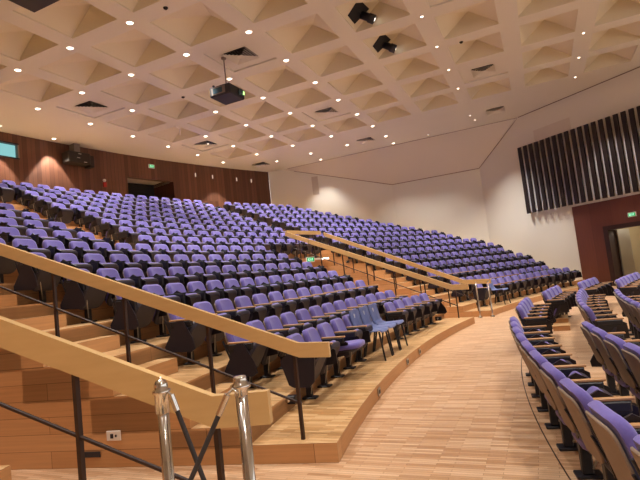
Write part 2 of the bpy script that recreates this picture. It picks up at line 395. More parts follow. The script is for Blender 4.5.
# ------------------------------------------------------------------ small ceiling fittings
e=empty('ceiling_bracket_light',(6.23,34.55,ZC)); tag(e,'small white L-shaped bracket fitting hanging from the coffered ceiling','ceiling fitting')
m=MB(); m.box((-.16,-.03,-.05),(.10,.03,0),WHITE,bev=.006); m.build('bracket_arm',e); m=MB(); m.box((.06,-.03,-.30),(.10,.03,-.05),WHITE,bev=.006); m.build('drop_tube',e)
for x,y,lb in ((.01,29.55,'near the top left of the photo'),(4.12,32.53,'left of the hanging projector'),(6.05,24.08,'over the front rows')):
    e=empty('smoke_detector',(x,y,ZC)); tag(e,'tiny dark ceiling detector '+lb,'smoke detector','tiny ceiling detectors')
    m=MB(); m.lathe([(.001,-.045),(.03,-.04),(.05,-.02),(.055,.0),(.001,.0)],SPK,n=14); m.build('sensor_dome',e)
# ------------------------------------------------------------------ projectors
def projector(x,y,z,rz,label,sc=1.0):
    e=empty('ceiling_projector',(x,y,z),rz); tag(e,label,'projector')
    w,d,h=.36*sc,.33*sc,.14*sc
    b=MB(); b.box((-w,-d,-h),(w,d,h),DARK,bev=.03*sc); b.build('casing',e)
    f=MB(); f.box((-w-.012,-d*.55,-h*.7),(-w+.01,d*.75,h*.7),GREYB); o=f.build('air_grille',e)
    f=MB(); f.box((-w-.02,-d*.3,-h*.5),(-w-.008,d*.6,h*.5),DGLASS); f.build('filter_panel',e)
    f=MB(); f.lathe([(.001,0),(.08*sc,0),(.09*sc,.05),(.07*sc,.07),(.001,.06)],DGLASS,M=Matrix.Translation((w*.3,-d,0))@Matrix.Rotation(math.pi/2,4,'X')); f.build('projection_lens',e)
    f=MB(); f.box((w*.75,-d-.015,-h*.1),(w*.9,-d+.01,h*.5),emis('green_led',(150,230,120),4)); f.build('status_light',e)
    f=MB()
    for sx in (-.8,.8):
        f.box((sx*w-.02,d*.6,h),(sx*w+.02,d*.75,h+.06),DARK)
    f.box((-.1,-.1,h),(.1,.1,h+.06),DARK); f.build('mount_plate',e)
    f=MB(); f.tube([(0,0,h+.05),(0,0,ZC-z)],.018,GREYB); f.lathe([(.001,ZC-z-.03),(.07,ZC-z-.03),(.07,ZC-z+.01),(.001,ZC-z+.01)],GREYB); f.build('hanging_pole',e)
projector(2.72,29.95,6.78,D2R(0),'black projector hanging on a thin pole beside a ceiling vent')
projector(-2.98,29.93,6.82,D2R(0),'black projector cut by the top left corner of the photo',1.05)

# ------------------------------------------------------------------ stage spotlights in dark hatches
def hatch(i,j,label,big_=1.0):
    cx,cy=ccx(i),ccy(j)
    e=empty('hatch_spotlight',(cx,cy,ZC)); tag(e,label,'spotlight','spotlights in dark ceiling hatches')
    A_=Vector((-HC,HC,.045)); B_=Vector((HC,HC,.045)); Cc=Vector((HC*.97,0,.59))
    n=(B_-A_).cross(Cc-A_).normalized(); n=n if n.z<0 else -n
    s=(B_-A_).normalized(); t=n.cross(s); t=t if t.z<0 else -t
    o=(A_*.35+B_*.25+Cc*.40)+n*.012
    q=MB(); a=.31; pts=[o+s*(-a*1.1)+t*(-a*.55), o+s*a+t*(-a*.75), o+s*(a*.75)+t*a*.9, o+s*(-a*.8)+t*a*.9]
    q.add(pts+[p+n*.012 for p in pts],[(0,1,2,3),(7,6,5,4),(0,4,5,1),(1,5,6,2),(2,6,7,3),(3,7,4,0)],BLACK); q.build('hatch_opening',e)
    M=Matrix.Translation(o+s*.20+n*.03)@Vector((.35,-.75,-.45)).to_track_quat('Z','Y').to_matrix().to_4x4()
    c=MB(); c.lathe([(.001,-.02),(.10,-.02),(.10,.16),(.12,.18),(.12,.34),(.10,.34),(.09,.30),(.001,.29)],DARK,M=M); c.build('lamp_can',e)
    c=MB(); c.lathe([(.001,.335),(.045,.338),(.001,.342)],LEDW,M=M@Matrix.Translation((.05,.04,0))); c.lathe([(.001,.335),(.03,.338),(.001,.342)],LEDW,M=M@Matrix.Translation((-.05,-.03,0))); c.build('lamp_glint',e)
    b=MB(); b.tube([M@Vector((.13,0,.1)),o+s*.08+n*.02],.015,DARK); b.build('yoke',e)
hatch(1,0,'black stage spotlight in a hatch, at the very top edge of the photo')
hatch(2,0,'black stage spotlight in a hatch, in the coffer below the topmost one')

# ------------------------------------------------------------------ slatted screen on wall C
e=empty('slat_screen',C(2.4,3.4,-.1)); tag(e,'tall dark vertical slatted acoustic screen high on the cream side wall','acoustic screen')
def cpart(fn,name,parent,**kw):
    m=MB(); fn(m); me=m
    inv=Vector(parent.location); m.v=[tuple(Vector(v)-inv) for v in m.v]; return m.build(name,parent,**kw)
for n_ in range(22):
    s=-.09+.2875*n_
    def fn(m,s=s): cbox(m,s-.03,s+.135,3.38,6.38,-.22,-.16,SLAT)
    cpart(fn,'slat',e)
for z in (3.52,5.56):
    cpart(lambda m,z=z: cbox(m,-.12,6.15,z-.018,z+.018,-.16,-.135,SLATM),'crossbar',e)
for s_ in (.4,3.0,5.6): cpart(lambda m: cbox(m,s_,s_+.06,3.6,6.2,-.135,0.0,SLAT),'wall_bracket',e)
# steel tubes standing between the slats
for n_ in range(0,22):
    s=-.09+.2875*n_+.2
    cpart(lambda m,s=s: m.tube([C(s,3.44,-.13),C(s,5.62,-.13)],.036,SLATM,n=8),'steel_tube',e)
m=MB(); cbox(m,.65,2.38,6.23,6.95,-.012,0,noisy('vent_grey',(206,196,184),(200,190,178),2,.8)); m.build('wall_panel',label='faint rectangular panel on the cream wall above the slatted screen',cat='wall panel')
# a narrow loudspeaker panel on wall A
dA=Vector((15.40-17.1,36.02-29.55)).normalized(); nA=Vector((-dA.y,dA.x))
def abox(m,s0,s1,z0,z1,o0,o1,mat):
    b=Vector((17.1,29.55)); v=[]
    for o in (o0,o1):
        for s,z in ((s0,z0),(s1,z0),(s1,z1),(s0,z1)): p=b+dA*s+nA*o; v.append((p.x,p.y,z))
    m.add(v,[(0,1,2,3),(7,6,5,4),(3,2,6,7),(0,4,5,1),(1,5,6,2),(0,3,7,4)],mat)
m=MB(); abox(m,3.95,4.3,6.15,7.15,.0,.03,noisy('panel_beige',(190,178,164),(184,172,158),3,.8)); m.build('tall_wall_grille',label='narrow beige grille high on the side wall near the back corner',cat='wall grille')

# ------------------------------------------------------------------ exit signs etc.
def exit_sign(loc,rz,label,w=.36,h=.16,hung=False):
    e=empty('exit_sign',loc,rz); tag(e,label,'exit sign')
    b=MB(); b.box((-w/2-.02,-.03,-h/2-.02),(w/2+.02,.02,h/2+.02),WHITE); b.build('housing',e)
    b=MB(); b.box((-w/2,-.036,-h/2),(w/2,-.03,h/2),GREEN); b.build('green_panel',e)
    c=MB(); u=h*.62
    # letters E X I T from bars
    def bar(x0,z0,x1,z1): c.box((min(x0,x1),-.040,min(z0,z1)),(max(x0,x1),-.036,max(z0,z1)),WGRN)
    t=u*.16; lw=u*.5; x=-w/2*.72; gap=(w*.72-4*lw)/3 if w*.72>4*lw else .01
    z0,z1=-u/2,u/2
    bar(x,z0,x+t,z1); bar(x,z0,x+lw,z0+t); bar(x,-t/2,x+lw*.85,t/2); bar(x,z1-t,x+lw,z1)
    x+=lw+gap
    for sg in (1,-1):
        a=Vector((x,0,z0 if sg>0 else z1)); b2=Vector((x+lw-t,0,z1 if sg>0 else z0))
        c.add([(a.x,-.040,a.z),(a.x+t,-.040,a.z),(b2.x+t,-.040,b2.z),(b2.x,-.040,b2.z)],[(0,1,2,3) if sg>0 else (3,2,1,0)],WGRN)
    x+=lw+gap; bar(x+lw/2-t/2,z0,x+lw/2+t/2,z1)
    x+=lw+gap; bar(x+lw/2-t/2,z0,x+lw/2+t/2,z1); bar(x,z1-t,x+lw,z1)
    c.build('lettering',e)
    if hung:
        r_=MB(); r_.tube([(0,-.005,h/2),(0,-.005,.60)],.006,BRONZE,n=6); r_.build('hanger',e)
pe=P(RB-.04,12.75,7.42); exit_sign(pe,-D2R(12.75),'green exit sign above the dark doorway in the back wall',.25,.13)
pc=C(4.22,2.60,-.05); exit_sign(pc,math.atan2(-nC.x,nC.y),'green exit sign above the doorway in the red wood wall',.25,.13)
pv=P(29.6,9.95,2.14); exit_sign(pv,-D2R(48),'green exit sign hanging below the handrail of the far passage',.22,.12,hung=True)
m=MB(); 
e=empty('passage_light',P(30.28,12.75,2.2),-D2R(12.3)); tag(e,'slim white lit strip lamp beside the exit sign in the far passage','strip light')
m.box((-.5,-.02,-.03),(.5,.05,.03),WHITE); m.build('lamp_housing',e); m=MB(); m.box((.05,-.03,-.02),(.45,-.02,.02),LEDW); m.build('tube',e)
# loudspeaker on back wall with pale mount
th_=7.45; e=empty('wall_loudspeaker',P(RB-.30,th_,7.22),-D2R(th_)); tag(e,'dark boxy loudspeaker cluster hung on the back wall beside the light scallop','loudspeaker')
m=MB(); m.box((-.45,-.20,-.24),(.45,.28,.20),SPK,bev=.03); m.build('cabinet',e)
m=MB(); m.box((.45,-.12,-.30),(.66,.26,.16),SPK,bev=.02); m.build('side_cabinet',e)
m=MB(); m.box((-.12,-.06,.20),(.12,.26,.56),GREYB); m.build('ceiling_mount',e)
m=MB()
for (x,z) in ((.0,.12),(-.06,-.04),(.22,-.18)): m.box((x-.06,-.215,z-.012),(x+.06,-.198,z+.012),STEEL)
m.build('badge_strips',e)
for a,z,n_ in ((16.27,7.27,'leftmost'),(17.75,7.26,'second from left'),(19.95,7.24,'third from left'),(21.35,7.22,'rightmost')):
    m=MB(); m.box((-.011,-.05,-.09),(.011,.0,.09),emis('slot_light_%d'%int(a),(255,226,200),.7)); o=m.build('slim_wall_light',label='thin vertical slit lamp on the back wall, '+n_+' of four',cat='wall light',group='slit lamps on the back wall'); o.location=P(RB-.005,a,z); o.rotation_euler=(0,0,-D2R(a))
e=empty('alarm_call_point',P(RB-.03,9.35,6.42),-D2R(9.35)); tag(e,'small red alarm box with white light on the back wall','alarm')
m=MB(); m.box((-.07,-.04,-.16),(.07,.03,.04),RED,bev=.01); m.build('red_box',e); m=MB(); m.lathe([(.001,-.05),(.05,-.04),(.06,0),(.06,.03)],WHITE,M=Matrix.Translation((0,0,.12))@Matrix.Rotation(math.pi/2,4,'X')@Matrix.Scale(-1,4,(0,0,1))); m.build('white_beacon',e)

# ------------------------------------------------------------------ wall sockets on the cheek
def cheek_pt(r,z,off=.006,th=-CH):
    p=P(r,th,z); n=P(1,th-90)   # outward normal towards the passage
    return p+n*off
ch_rz=-D2R(-CH)-math.pi/2
e=empty('power_socket',cheek_pt(27.05,.29),ch_rz); tag(e,'white double power socket on the wooden side wall of the stairs','power socket')
m=MB(); m.box((-.075,-.012,-.045),(.075,.0,.045),WHITE,bev=.004); m.build('face_plate',e)
m=MB(); m.box((-.03,-.018,-.022),(.0,-.012,.018),SHELL); m.box((.02,-.018,-.01),(.035,-.012,.01),SHELL); m.build('outlet',e)
m=MB(); m.box((-.11,-.008,-.025),(.11,0,.025),SHELL); o=m.build('dark_slot_plate',label='dark rectangular slot plate low on the wooden side wall of the stairs',cat='wall plate'); o.location=cheek_pt(27.32,.125); o.rotation_euler=(0,0,ch_rz)
for a,n_ in ((-5.8,'nearest the post'),(-1.55,'left of a close pair'),(.45,'right of a close pair')):
    m=MB(); m.box((-.06,-.012,-.045),(.06,.0,.045),STEEL,bev=.004); m.box((-.03,-.016,-.02),(.03,-.012,.02),SHELL)
    o=m.build('riser_socket',label='small steel socket plate on the curved front riser, '+n_,cat='socket plate',group='socket plates on the curved riser'); o.location=P(24.945,a,.085); o.rotation_euler=(0,0,-D2R(a))

# ------------------------------------------------------------------ handrails
def handrail(name,label,path,h_board,th,posts,rods,flat_mat=RAIL,thick=.05,ext=None):
    """path: list of (r,th,z) of the top edge; board hangs down h_board"""
    pts=[P(*q) for q in path]; o0=Vector((pts[0].x,pts[0].y,0)); e=empty(name,o0); tag(e,label,'handrail')
    m=MB(); rs=[]
    for i,p in enumerate(pts):
        a=pts[max(i-1,0)]; b=pts[min(i+1,len(pts)-1)]; d=(b-a); d.z=0; d.normalize(); n=Vector((-d.y,d.x,0))*thick/2; q=p-o0
        rs.append([q-n,q+n,q+n-Vector((0,0,h_board)),q-n-Vector((0,0,h_board))])
    m.rings(rs,flat_mat,False); m.build('rail_board',e)
    for (r,t,z0,z1) in posts:
        m=MB(); c=P(r,t)-o0; m.box((c.x-.014,c.y-.014,z0),(c.x+.014,c.y+.014,z1),BRONZE); m.build('post',e)
    m=MB(); m.tube([P(*q)-o0 for q in rods],.012,BRONZE); m.build('lower_rod',e)
    return e
# far side rail of the near passage (in front of the centre block)
def ftop(r): return .98+.407*(r-25.22)
A=-10.1
handrail('stair_handrail','pale oak handrail running down the near stairs in front of the centre seats',[(24.95,A,.965),(25.22,A,.98)]+[(r,A,ftop(r)) for r in (26.5,28,29.5,30.5)],.125,0,
  [(25.27,A,.16,.88),(26.07,A,.32,ftop(26.07)-.1),(26.92,A,.64,ftop(26.92)-.1),(27.71,A,.96,ftop(27.71)-.1),(28.6,A,1.28,ftop(28.6)-.1),(29.5,A,1.6,ftop(29.5)-.1)],
  [(25.25,A,.46),(28.38,A,1.80),(30.4,A,2.66)])
A=-14.05
def ntop(r): return .965+.42*(r-25.22)
handrail('stair_handrail','thick pale oak handrail nearest the camera, descending past the chrome posts',[(24.92,A,.97),(25.22,A,.965)]+[(r,A,ntop(r)) for r in (26.5,28,29.5,30.5)],.165,0,
  [(25.22,A,.16,.82),(26.02,A,.32,ntop(26.02)-.14),(26.9,A,.64,ntop(26.9)-.14),(27.8,A,.96,ntop(27.8)-.14),(29.0,A,1.28,ntop(29.0)-.14)],
  [(25.25,A,.47),(26.5,A,1.0),(30.4,A,2.66)])
A=10.1
def f1(r): return 1.0+.415*(r-25.37)
handrail('stair_handrail','oak handrail on the near side of the far passage with thin brown posts',[(24.96,A,.99),(25.37,A,1.0)]+[(r,A,f1(r)) for r in (27,28.5,30.5)],.135,0,
  [(25.3,A,.16,.9)]+[(r,A,Zf(k),f1(r)-.1) for r,k in ((26.1,2),(26.95,3),(27.75,4),(28.5,5),(29.25,6),(30.0,7))],[(25.3,A,.47),(30.3,A,2.6)])
A=13.5
handrail('stair_handrail','oak handrail on the far side of the far passage ending above the chrome post',[(24.85,A,1.01),(25.6,A,1.05)]+[(r,A,1.05+.435*(r-25.6)) for r in (27,28.5,30.3)],.125,0,
  [(25.3,A,.16,.94)]+[(r,A,Zf(k),1.05+.435*(r-25.6)-.1) for r,k in ((26.1,2),(26.95,3),(27.75,4),(28.5,5),(29.25,6),(30.0,7))],[(25.3,A,.47),(30.3,A,2.6)])
pts=[(30.45,a,3.16) for a in (10.1,11.2,12.3,13.5)]
handrail('passage_end_rail','short level oak rail closing the far passage at its top',pts,.12,0,[(30.45,10.9,2.24,3.06),(30.45,12.7,2.24,3.06)],[(30.45,10.1,2.66),(30.45,13.5,2.66)])
pts=[(30.45,a,3.16) for a in (-14.05,-12.7,-11.4,-10.1)]
handrail('passage_end_rail','level oak rail across the top of the near passage, outside the photo',pts,.12,0,[(30.45,-12.9,2.24,3.06),(30.45,-11.2,2.24,3.06)],[(30.45,-14.05,2.66),(30.45,-10.1,2.66)])

# ------------------------------------------------------------------ chrome barrier posts and ropes
def barrier(loc,label,cap='flat',br=.13,pr=.0255,group='chrome rope barrier posts'):
    e=empty('barrier_post',loc); tag(e,label,'barrier post',group)
    m=MB(); m.lathe([(.001,0),(br,0),(br,.012),(pr*2,.035),(pr*1.2,.045),(.001,.045)],CHROME); m.build('base',e)
    m=MB(); m.lathe([(pr,.04),(pr,.93),(.001,.93)],CHROME,n=24); m.build('pole',e)
    m=MB(); k=pr/.031
    if cap=='dome': P_=[(.031,.84),(.037,.84),(.037,.92),(.046,.925),(.048,.937),(.036,.942),(.036,.962),(.028,.978),(.008,.985),(.008,.993),(.001,.995)]
    else: P_=[(.031,.90),(.034,.90),(.034,.925),(.05,.93),(.052,.942),(.036,.948),(.036,.968),(.030,.978),(.001,.98)]
    m.lathe([(a*k,b) for a,b in P_],CHROME,n=24)
    m.build('cap',e)
    return e
def rope(a,b,label,hook_dir,drop=.0,base_z=.16,grp='grey barrier ropes'):
    a=Vector(a);b=Vector(b); e=empty('barrier_rope',(a.x,a.y,0)); tag(e,label,'rope',grp); o=Vector((a.x,a.y,0))
    pts=[]
    n=14
    for i in range(n+1):
        t=i/n; p=a.lerp(b,t); p.z-=drop*math.sin(math.pi*t); pts.append(p-o)
    m=MB(); m.tube(pts[1:],.0105,ROPE,n=10); m.build('cord',e)
    m=MB(); m.tube([pts[0],pts[0].lerp(pts[1],1.1)],.0135,CHROME,n=10); m.tube([pts[0],pts[0]+Vector(hook_dir)*.025+Vector((0,0,.02)),pts[0]+Vector(hook_dir)*.045],.006,CHROME); m.build('hook',e)
B1=Vector((-6.555,24.41,.16)); B2=Vector((-6.50,24.03,.16))
barrier(B1,'chrome barrier post with domed cap, the left one in front of the stairs','dome')
barrier(B2,'chrome barrier post with flat ringed cap, the right one below the oak rail')
rt=Vector((.4067,-.9135,0))   # camera's right
fwv=Vector((.9135,.4067,0))
rope(B1+rt*.045-fwv*.01+Vector((0,0,.915)),B1+rt*.31-fwv*.02+Vector((0,0,.02)),'grey rope hooked to the left chrome post, hanging down to the right',-rt)
rope(B2-rt*.05-fwv*.04+Vector((0,0,.915)),B2-rt*.60-fwv*.03+Vector((0,0,.02)),'grey rope hooked to the right chrome post, hanging down to the left',rt,.03)
barrier(P(24.88,13.15),'slim chrome barrier post standing at the far passage corner',br=.06,pr=.022)
barrier(P(25.2,13.05),'slim chrome barrier post just inside the far passage',br=.06,pr=.018)

# ------------------------------------------------------------------ seats
def rrect(w,h,r,n=4,top_in=0.0):
    """rounded rectangle outline in (x,z), z from 0 to h; top narrower"""
    out=[]
    for cx,cz,a0 in ((w/2-r,h-r,0),(-w/2+r,h-r,90),(-w/2+r,r,180),(w/2-r,r,270)):
        for i in range(n+1):
            a=D2R(a0+90*i/n); x=cx+r*math.cos(a); z=cz+r*math.sin(a)
            x*=1-top_in*(z/h); out.append((x,z))
    return out
def pad(mb,w,h,r,t,mat,M,crown=.02,top_in=0.0,curve=0.0,n=4):
    """cushion: outline in xz, thickness along y, softly crowned"""
    o=rrect(w,h,r,n,top_in); cz=h/2; rs=[]
    for s,y in ((.86,-t/2-crown*.6),(.96,-t/2),(1,-t/4),(1,t/4),(.97,t/2)):
        rs.append([M@Vector((x*s,y+curve*(x/(w/2))**2*-1,cz+(z-cz)*s)) for x,z in o])
    mb.rings(rs,mat,True,cap=False)
    mid=M@Vector((0,-t/2-crown,cz)); mb.add(rs[0]+[mid],[(i,(i+1)%len(o),len(o)) for i in range(len(o))],mat,True)
    mid=M@Vector((0,t/2,cz)); mb.add(rs[-1]+[mid],[((i+1)%len(o),i,len(o)) for i in range(len(o))],mat,True)
MBACK=Matrix.Translation((0,-.125,.335))@Matrix.Rotation(D2R(-17),4,'X')
def seat_meshes():
    S={}
    m=MB(); pad(m,.41,.42,.085,.06,PURPLE,MBACK,crown=.018,top_in=.08,curve=.03,n=5); S['backrest']=m.mesh('backrest')
    m=MB(); pad(m,.36,.39,.07,.018,TAN,MBACK@Matrix.Translation((0,.046,.0)),crown=.0,top_in=.05,curve=.02); S['back_panel']=m.mesh('back_panel')
    m=MB(); Mf=Matrix.Translation((0,-.135,.215))@Matrix.Rotation(D2R(29),4,'X'); pad(m,.43,.385,.10,.04,PURPLE,Mf@Matrix.Rotation(math.pi,4,'Z'),crown=.01); S['seat_cushion']=m.mesh('seat_cushion')
    m=MB(); pad(m,.45,.40,.10,.045,GREYSH,Mf@Matrix.Translation((0,-.045,-.01)),crown=.03); S['seat_pan']=m.mesh('seat_pan')
    Mo=Matrix.Translation((0,-.14,.40))@Matrix.Rotation(D2R(86),4,'X')
    m=MB(); pad(m,.46,.43,.12,.06,PURPLE,Mo@Matrix.Rotation(math.pi,4,'Z'),crown=.015); S['seat_cushion_open']=m.mesh('seat_cushion_open')
    m=MB(); pad(m,.43,.39,.10,.03,GREYSH,Mo@Matrix.Translation((0,-.045,.0)),crown=.02); S['seat_pan_open']=m.mesh('seat_pan_open')
    AZ_=.56
    def stand(x,low=.49):
        m=MB()
        m.prism([(-.17,.27),(-.12,.27),(-.10,.45),(-.05,AZ_),(-.40,AZ_),(-.40,low),(-.20,.44)],'x',x-.014,x+.014,DARK)
        m.box((x-.024,-.40,low),(x+.024,-.10,AZ_),DARK,bev=.01)
        m.tube([(x,-.13,.30),(x,-.02,.60)],.011,DARK,n=6)
        return m
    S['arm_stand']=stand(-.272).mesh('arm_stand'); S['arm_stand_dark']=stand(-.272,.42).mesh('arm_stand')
    m=MB(); m.tube([(-.275,-.145,.29),(.275,-.145,.29)],.022,DARK,n=8); m.box((-.034,-.195,.02),(.034,-.125,.30),DARK,bev=.008); m.box((-.06,-.25,0),(.06,-.08,.022),DARK,bev=.006)
    m.tube([(.19,-.13,.30),(.19,-.04,.50)],.009,DARK,n=6); m.tube([(-.19,-.13,.30),(-.19,-.04,.50)],.009,DARK,n=6); m.tube([(-.03,-.19,.06),(-.16,-.30,.36)],.007,STEEL,n=6); S['pedestal']=m.mesh('pedestal')
    def arm(x,mat=ARMW):
        m=MB(); m.box((x-.019,-.42,AZ_),(x+.019,-.09,AZ_+.02),mat,bev=.005); return m
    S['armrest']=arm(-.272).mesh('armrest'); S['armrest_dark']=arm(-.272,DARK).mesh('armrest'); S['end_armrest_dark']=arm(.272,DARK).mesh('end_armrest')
    def tab(x,sg,poly):
        m=MB(); Mt=Matrix.Translation((x,0,AZ_))@Matrix.Rotation(D2R(6*sg),4,'Y')
        m.prism(poly,'x',-.008,.008,TABL,M=Mt); return m
    UP=[(-.13,.0),(-.24,.06),(-.45,-.06),(-.46,-.26),(-.12,-.28),(-.09,-.16)]
    LOW=[(-.14,-.02),(-.30,-.01),(-.43,-.08),(-.43,-.24),(-.14,-.28),(-.09,-.18)]
    BIG=[(-.21,0),(-.30,0),(-.42,-.20),(-.46,-.33),(-.40,-.37),(-.06,-.35),(-.05,-.29)]
    WIDE=[(.03,-.07),(-.05,.0),(-.38,-.01),(-.36,-.30),(-.30,-.36),(-.12,-.36),(-.06,-.33)]
    S['writing_tablet_dark']=tab(-.225,-1,UP).mesh('writing_tablet'); S['writing_tablet']=tab(-.225,-1,LOW).mesh('writing_tablet'); S['writing_tablet_flat']=tab(-.225,-1,UP).mesh('writing_tablet')
    S['writing_tablet_first']=tab(-.31,1,BIG).mesh('writing_tablet'); S['writing_tablet_wide']=tab(-.31,1,WIDE).mesh('writing_tablet')
    S['end_tablet_dark']=tab(.31,-1,UP).mesh('end_tablet'); S['end_tablet']=tab(.31,-1,BIG).mesh('end_tablet')
    S['end_stand']=stand(.272).mesh('end_stand'); S['end_armrest']=arm(.272).mesh('end_armrest')
    return S
S=seat_meshes()
def joined(names):
    m=MB()
    for n_ in names:
        me=S[n_]; b=[tuple(v.co) for v in me.vertices]
        for p in me.polygons: pass
        k=len(m.v); m.v+=b
        for p in me.polygons: m.f.append([k+i for i in p.vertices]); m.m.append(m.mi(me.materials[p.material_index])); m.sm.append(p.use_smooth)
    return m
PARTS=['backrest','back_panel','seat_cushion','arm_stand','pedestal','armrest','writing_tablet']
seats=[]   # dict(r,th,z,label,group,last,open)
def O(n): return ORD[n]
SP=.55
def add_row(k,r,z,ths,block,labfn,grp,skip=(),opened=()):
    for i,t in enumerate(ths):
        if i in skip: continue
        seats.append(dict(dark=k>3,tb=('_wide' if k==1 else '_first') if (i==0 and block in 'cf') else None,p=P(r,t,z),rz=-D2R(t),label=labfn(k,i+1),group=grp,last=(i==len(ths)-1),open=i in opened))
# centre lower block
for k in range(1,8):
    r,zt=rowRZ(k)
    if k==1: ths=[-6.95+1.231*i for i in range(13)]
    else:
        n=int(round((7.2+7.0)*math.pi/180*r/SP))+1; d=(7.2+7.0)/(n-1); ths=[7.2-d*(n-1-i) for i in range(n)]
    add_row(k,r,Zf(k),ths,'c',lambda k,i:'purple folding seat, centre block, %s row up, %s from the near stairs'%(O(k),O(i)) if not (k==1 and i==3) else 'purple front row seat in the centre block with its cushion folded down','purple seats in the lower centre block',skip=(5,6,7) if k==1 else (),opened=(2,) if k==1 else ())
# upper rows
for k in range(8,17):
    r,zt=rowRZ(k); d=math.degrees(SP/r)
    n=int((13.9-.72)/d)+1; ths=[13.9-d*(n-1-i) for i in range(n)]
    add_row(k,r,Zf(k),ths,'u',lambda k,i:'purple seat, upper middle block, %s row up, %s from its left aisle'%(O(k-7),O(i)),'purple seats in the upper middle block')
    ths=[-2.3-d*i for i in range(9)][::-1]
    ths=[t for t in ths if t>-9]
    n0=len(ths)
    add_row(k,r,Zf(k),ths,'l',lambda k,i,n0=n0:'purple seat, upper left block, %s row up, %s from its right aisle'%(O(k-7),O(n0+1-i)),'purple seats in the upper left block')
for k in range(1,17):
    r,zt=rowRZ(k); d=math.degrees(SP/r); e_=wall_x_end(r)-.9
    # measured row ends by the wall
    ends={16:22.5,15:23.5,14:24.7,13:25.9,12:27.4,11:28.6,10:29.5,9:30.5,8:31.4,7:32.4,6:32.5,5:32.7,4:32.5,3:32.2,2:31.8,1:31.2}
    ths=[]; t=16.5
    while t<min(ends[k],e_)+.01: ths.append(t); t+=d
    add_row(k,r,Zf(k),ths,'f',lambda k,i:'purple seat, far side block, %s row up, %s from the far stairs'%(O(k),O(i)),'purple seats in the far side block',skip=(1,) if k==1 else ())
# floor seating
def flat(r,ths,grp,rowname):
    for i,t in enumerate(ths):
        seats.append(dict(tb='_flat',p=P(r,t,0),rz=-D2R(t),label='purple floor seat, %s from the camera in the %s'%(O(i+1),rowname),group='purple seats on the flat floor',last=(i==len(ths)-1),open=(rowname=='row beside the curved aisle' and i<4)))
flat(23.33,[-16.25+1.27*i for i in range(11)],'','row beside the curved aisle')
flat(23.28,[.4+1.27*i for i in range(4)],'','short row just beyond the wooden step')
flat(23.10,[7.6+1.27*i for i in range(4)],'','third cluster along the curved aisle')
flat(22.72,[13.5+1.3*i for i in range(4)],'','far cluster before the red wood wall')
flat(22.63,[-12.3+1.25*i for i in range(6)],'','second row in from the aisle')
flat(22.40,[-1.5+1.25*i for i in range(8)],'','second row cluster beyond the gap')
flat(21.90,[13.0+1.35*i for i in range(6)],'','row cluster toward the doorway')
flat(21.80,[-2.6+1.27*i for i in range(7)],'','fan at the photo right edge')
flat(21.90,[27.0+1.35*i for i in range(2)],'','pair before the far doorway')

CAM=Vector((-8.2509,22.8123,1.5)); 
def cam_basis():
    pi_,ro=D2R(4.62),D2R(6.455); h=D2R(24)
    fw=Vector((math.cos(h)*math.cos(pi_),math.sin(h)*math.cos(pi_),math.sin(pi_))); rt0=Vector((math.sin(h),-math.cos(h),0)); up0=rt0.cross(fw)
    R=rt0*math.cos(ro)-up0*math.sin(ro); U=rt0*math.sin(ro)+up0*math.cos(ro); return R,U,fw
CR,CU,CF=cam_basis()
def inview(p,mg=12):
    v=p+Vector((0,0,.5))-CAM; w=v.dot(CF)
    if w<.4: return None
    x=320+490*v.dot(CR)/w; y=240-490*v.dot(CU)/w; mg=110 if w<3.2 else mg
    return w if -mg<x<640+mg and -mg<y<480+mg*3 else None
vis=[]; rest=[]
for s in seats:
    w=inview(s['p']); s['w']=w
    if w is None: continue
    vis.append(s)
vis.sort(key=lambda s:s['w'])
near=vis[:300]; far=vis[300:]
print('SEATS',len(seats),'in view',len(vis),'individual',len(near),'dist',near[-1]['w'])
def lk(n_,me,par): o=bpy.data.objects.new(n_,me); col.objects.link(o); o.parent=par; return o
for s in near:
    e=empty('auditorium_seat',s['p'],s['rz']); e.scale=(s.get('sx',1),1,1); tag(e,s['label'],'auditorium seat',s['group'])
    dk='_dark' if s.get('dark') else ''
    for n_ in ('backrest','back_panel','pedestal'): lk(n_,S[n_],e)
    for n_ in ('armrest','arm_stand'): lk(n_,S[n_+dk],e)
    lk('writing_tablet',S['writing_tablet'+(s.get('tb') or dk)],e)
    c=lk('seat_cushion',S['seat_cushion_open' if s['open'] else 'seat_cushion'],e)
    lk('seat_pan',S['seat_pan_open' if s['open'] else 'seat_pan'],c)
    if s['last']:
        lk('arm_stand',S['end_stand'],e); lk('armrest',S['end_armrest'+dk],e); lk('writing_tablet',S['end_tablet'+dk],e)
if far:
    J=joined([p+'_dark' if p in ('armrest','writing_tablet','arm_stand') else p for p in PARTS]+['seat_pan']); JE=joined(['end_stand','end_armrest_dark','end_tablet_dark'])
    m=MB()
    for s in far:
        M=Matrix.Translation(s['p'])@Matrix.Rotation(s['rz'],4,'Z')@Matrix.Scale(s.get('sx',1),4,(1,0,0))
        for G in ([J,JE] if s['last'] else [J]):
            k=len(m.v); m.v+=[tuple(M@Vector(v)) for v in G.v]
            mp=[m.mi(x) for x in G.mats]
            m.f+=[[k+i for i in f] for f in G.f]; m.m+=[mp[i] for i in G.m]; m.sm+=G.sm
    m.build('distant_auditorium_seats',label='the most distant rows of small purple seats below the back wall and far wall',cat='auditorium seats',kind='stuff')

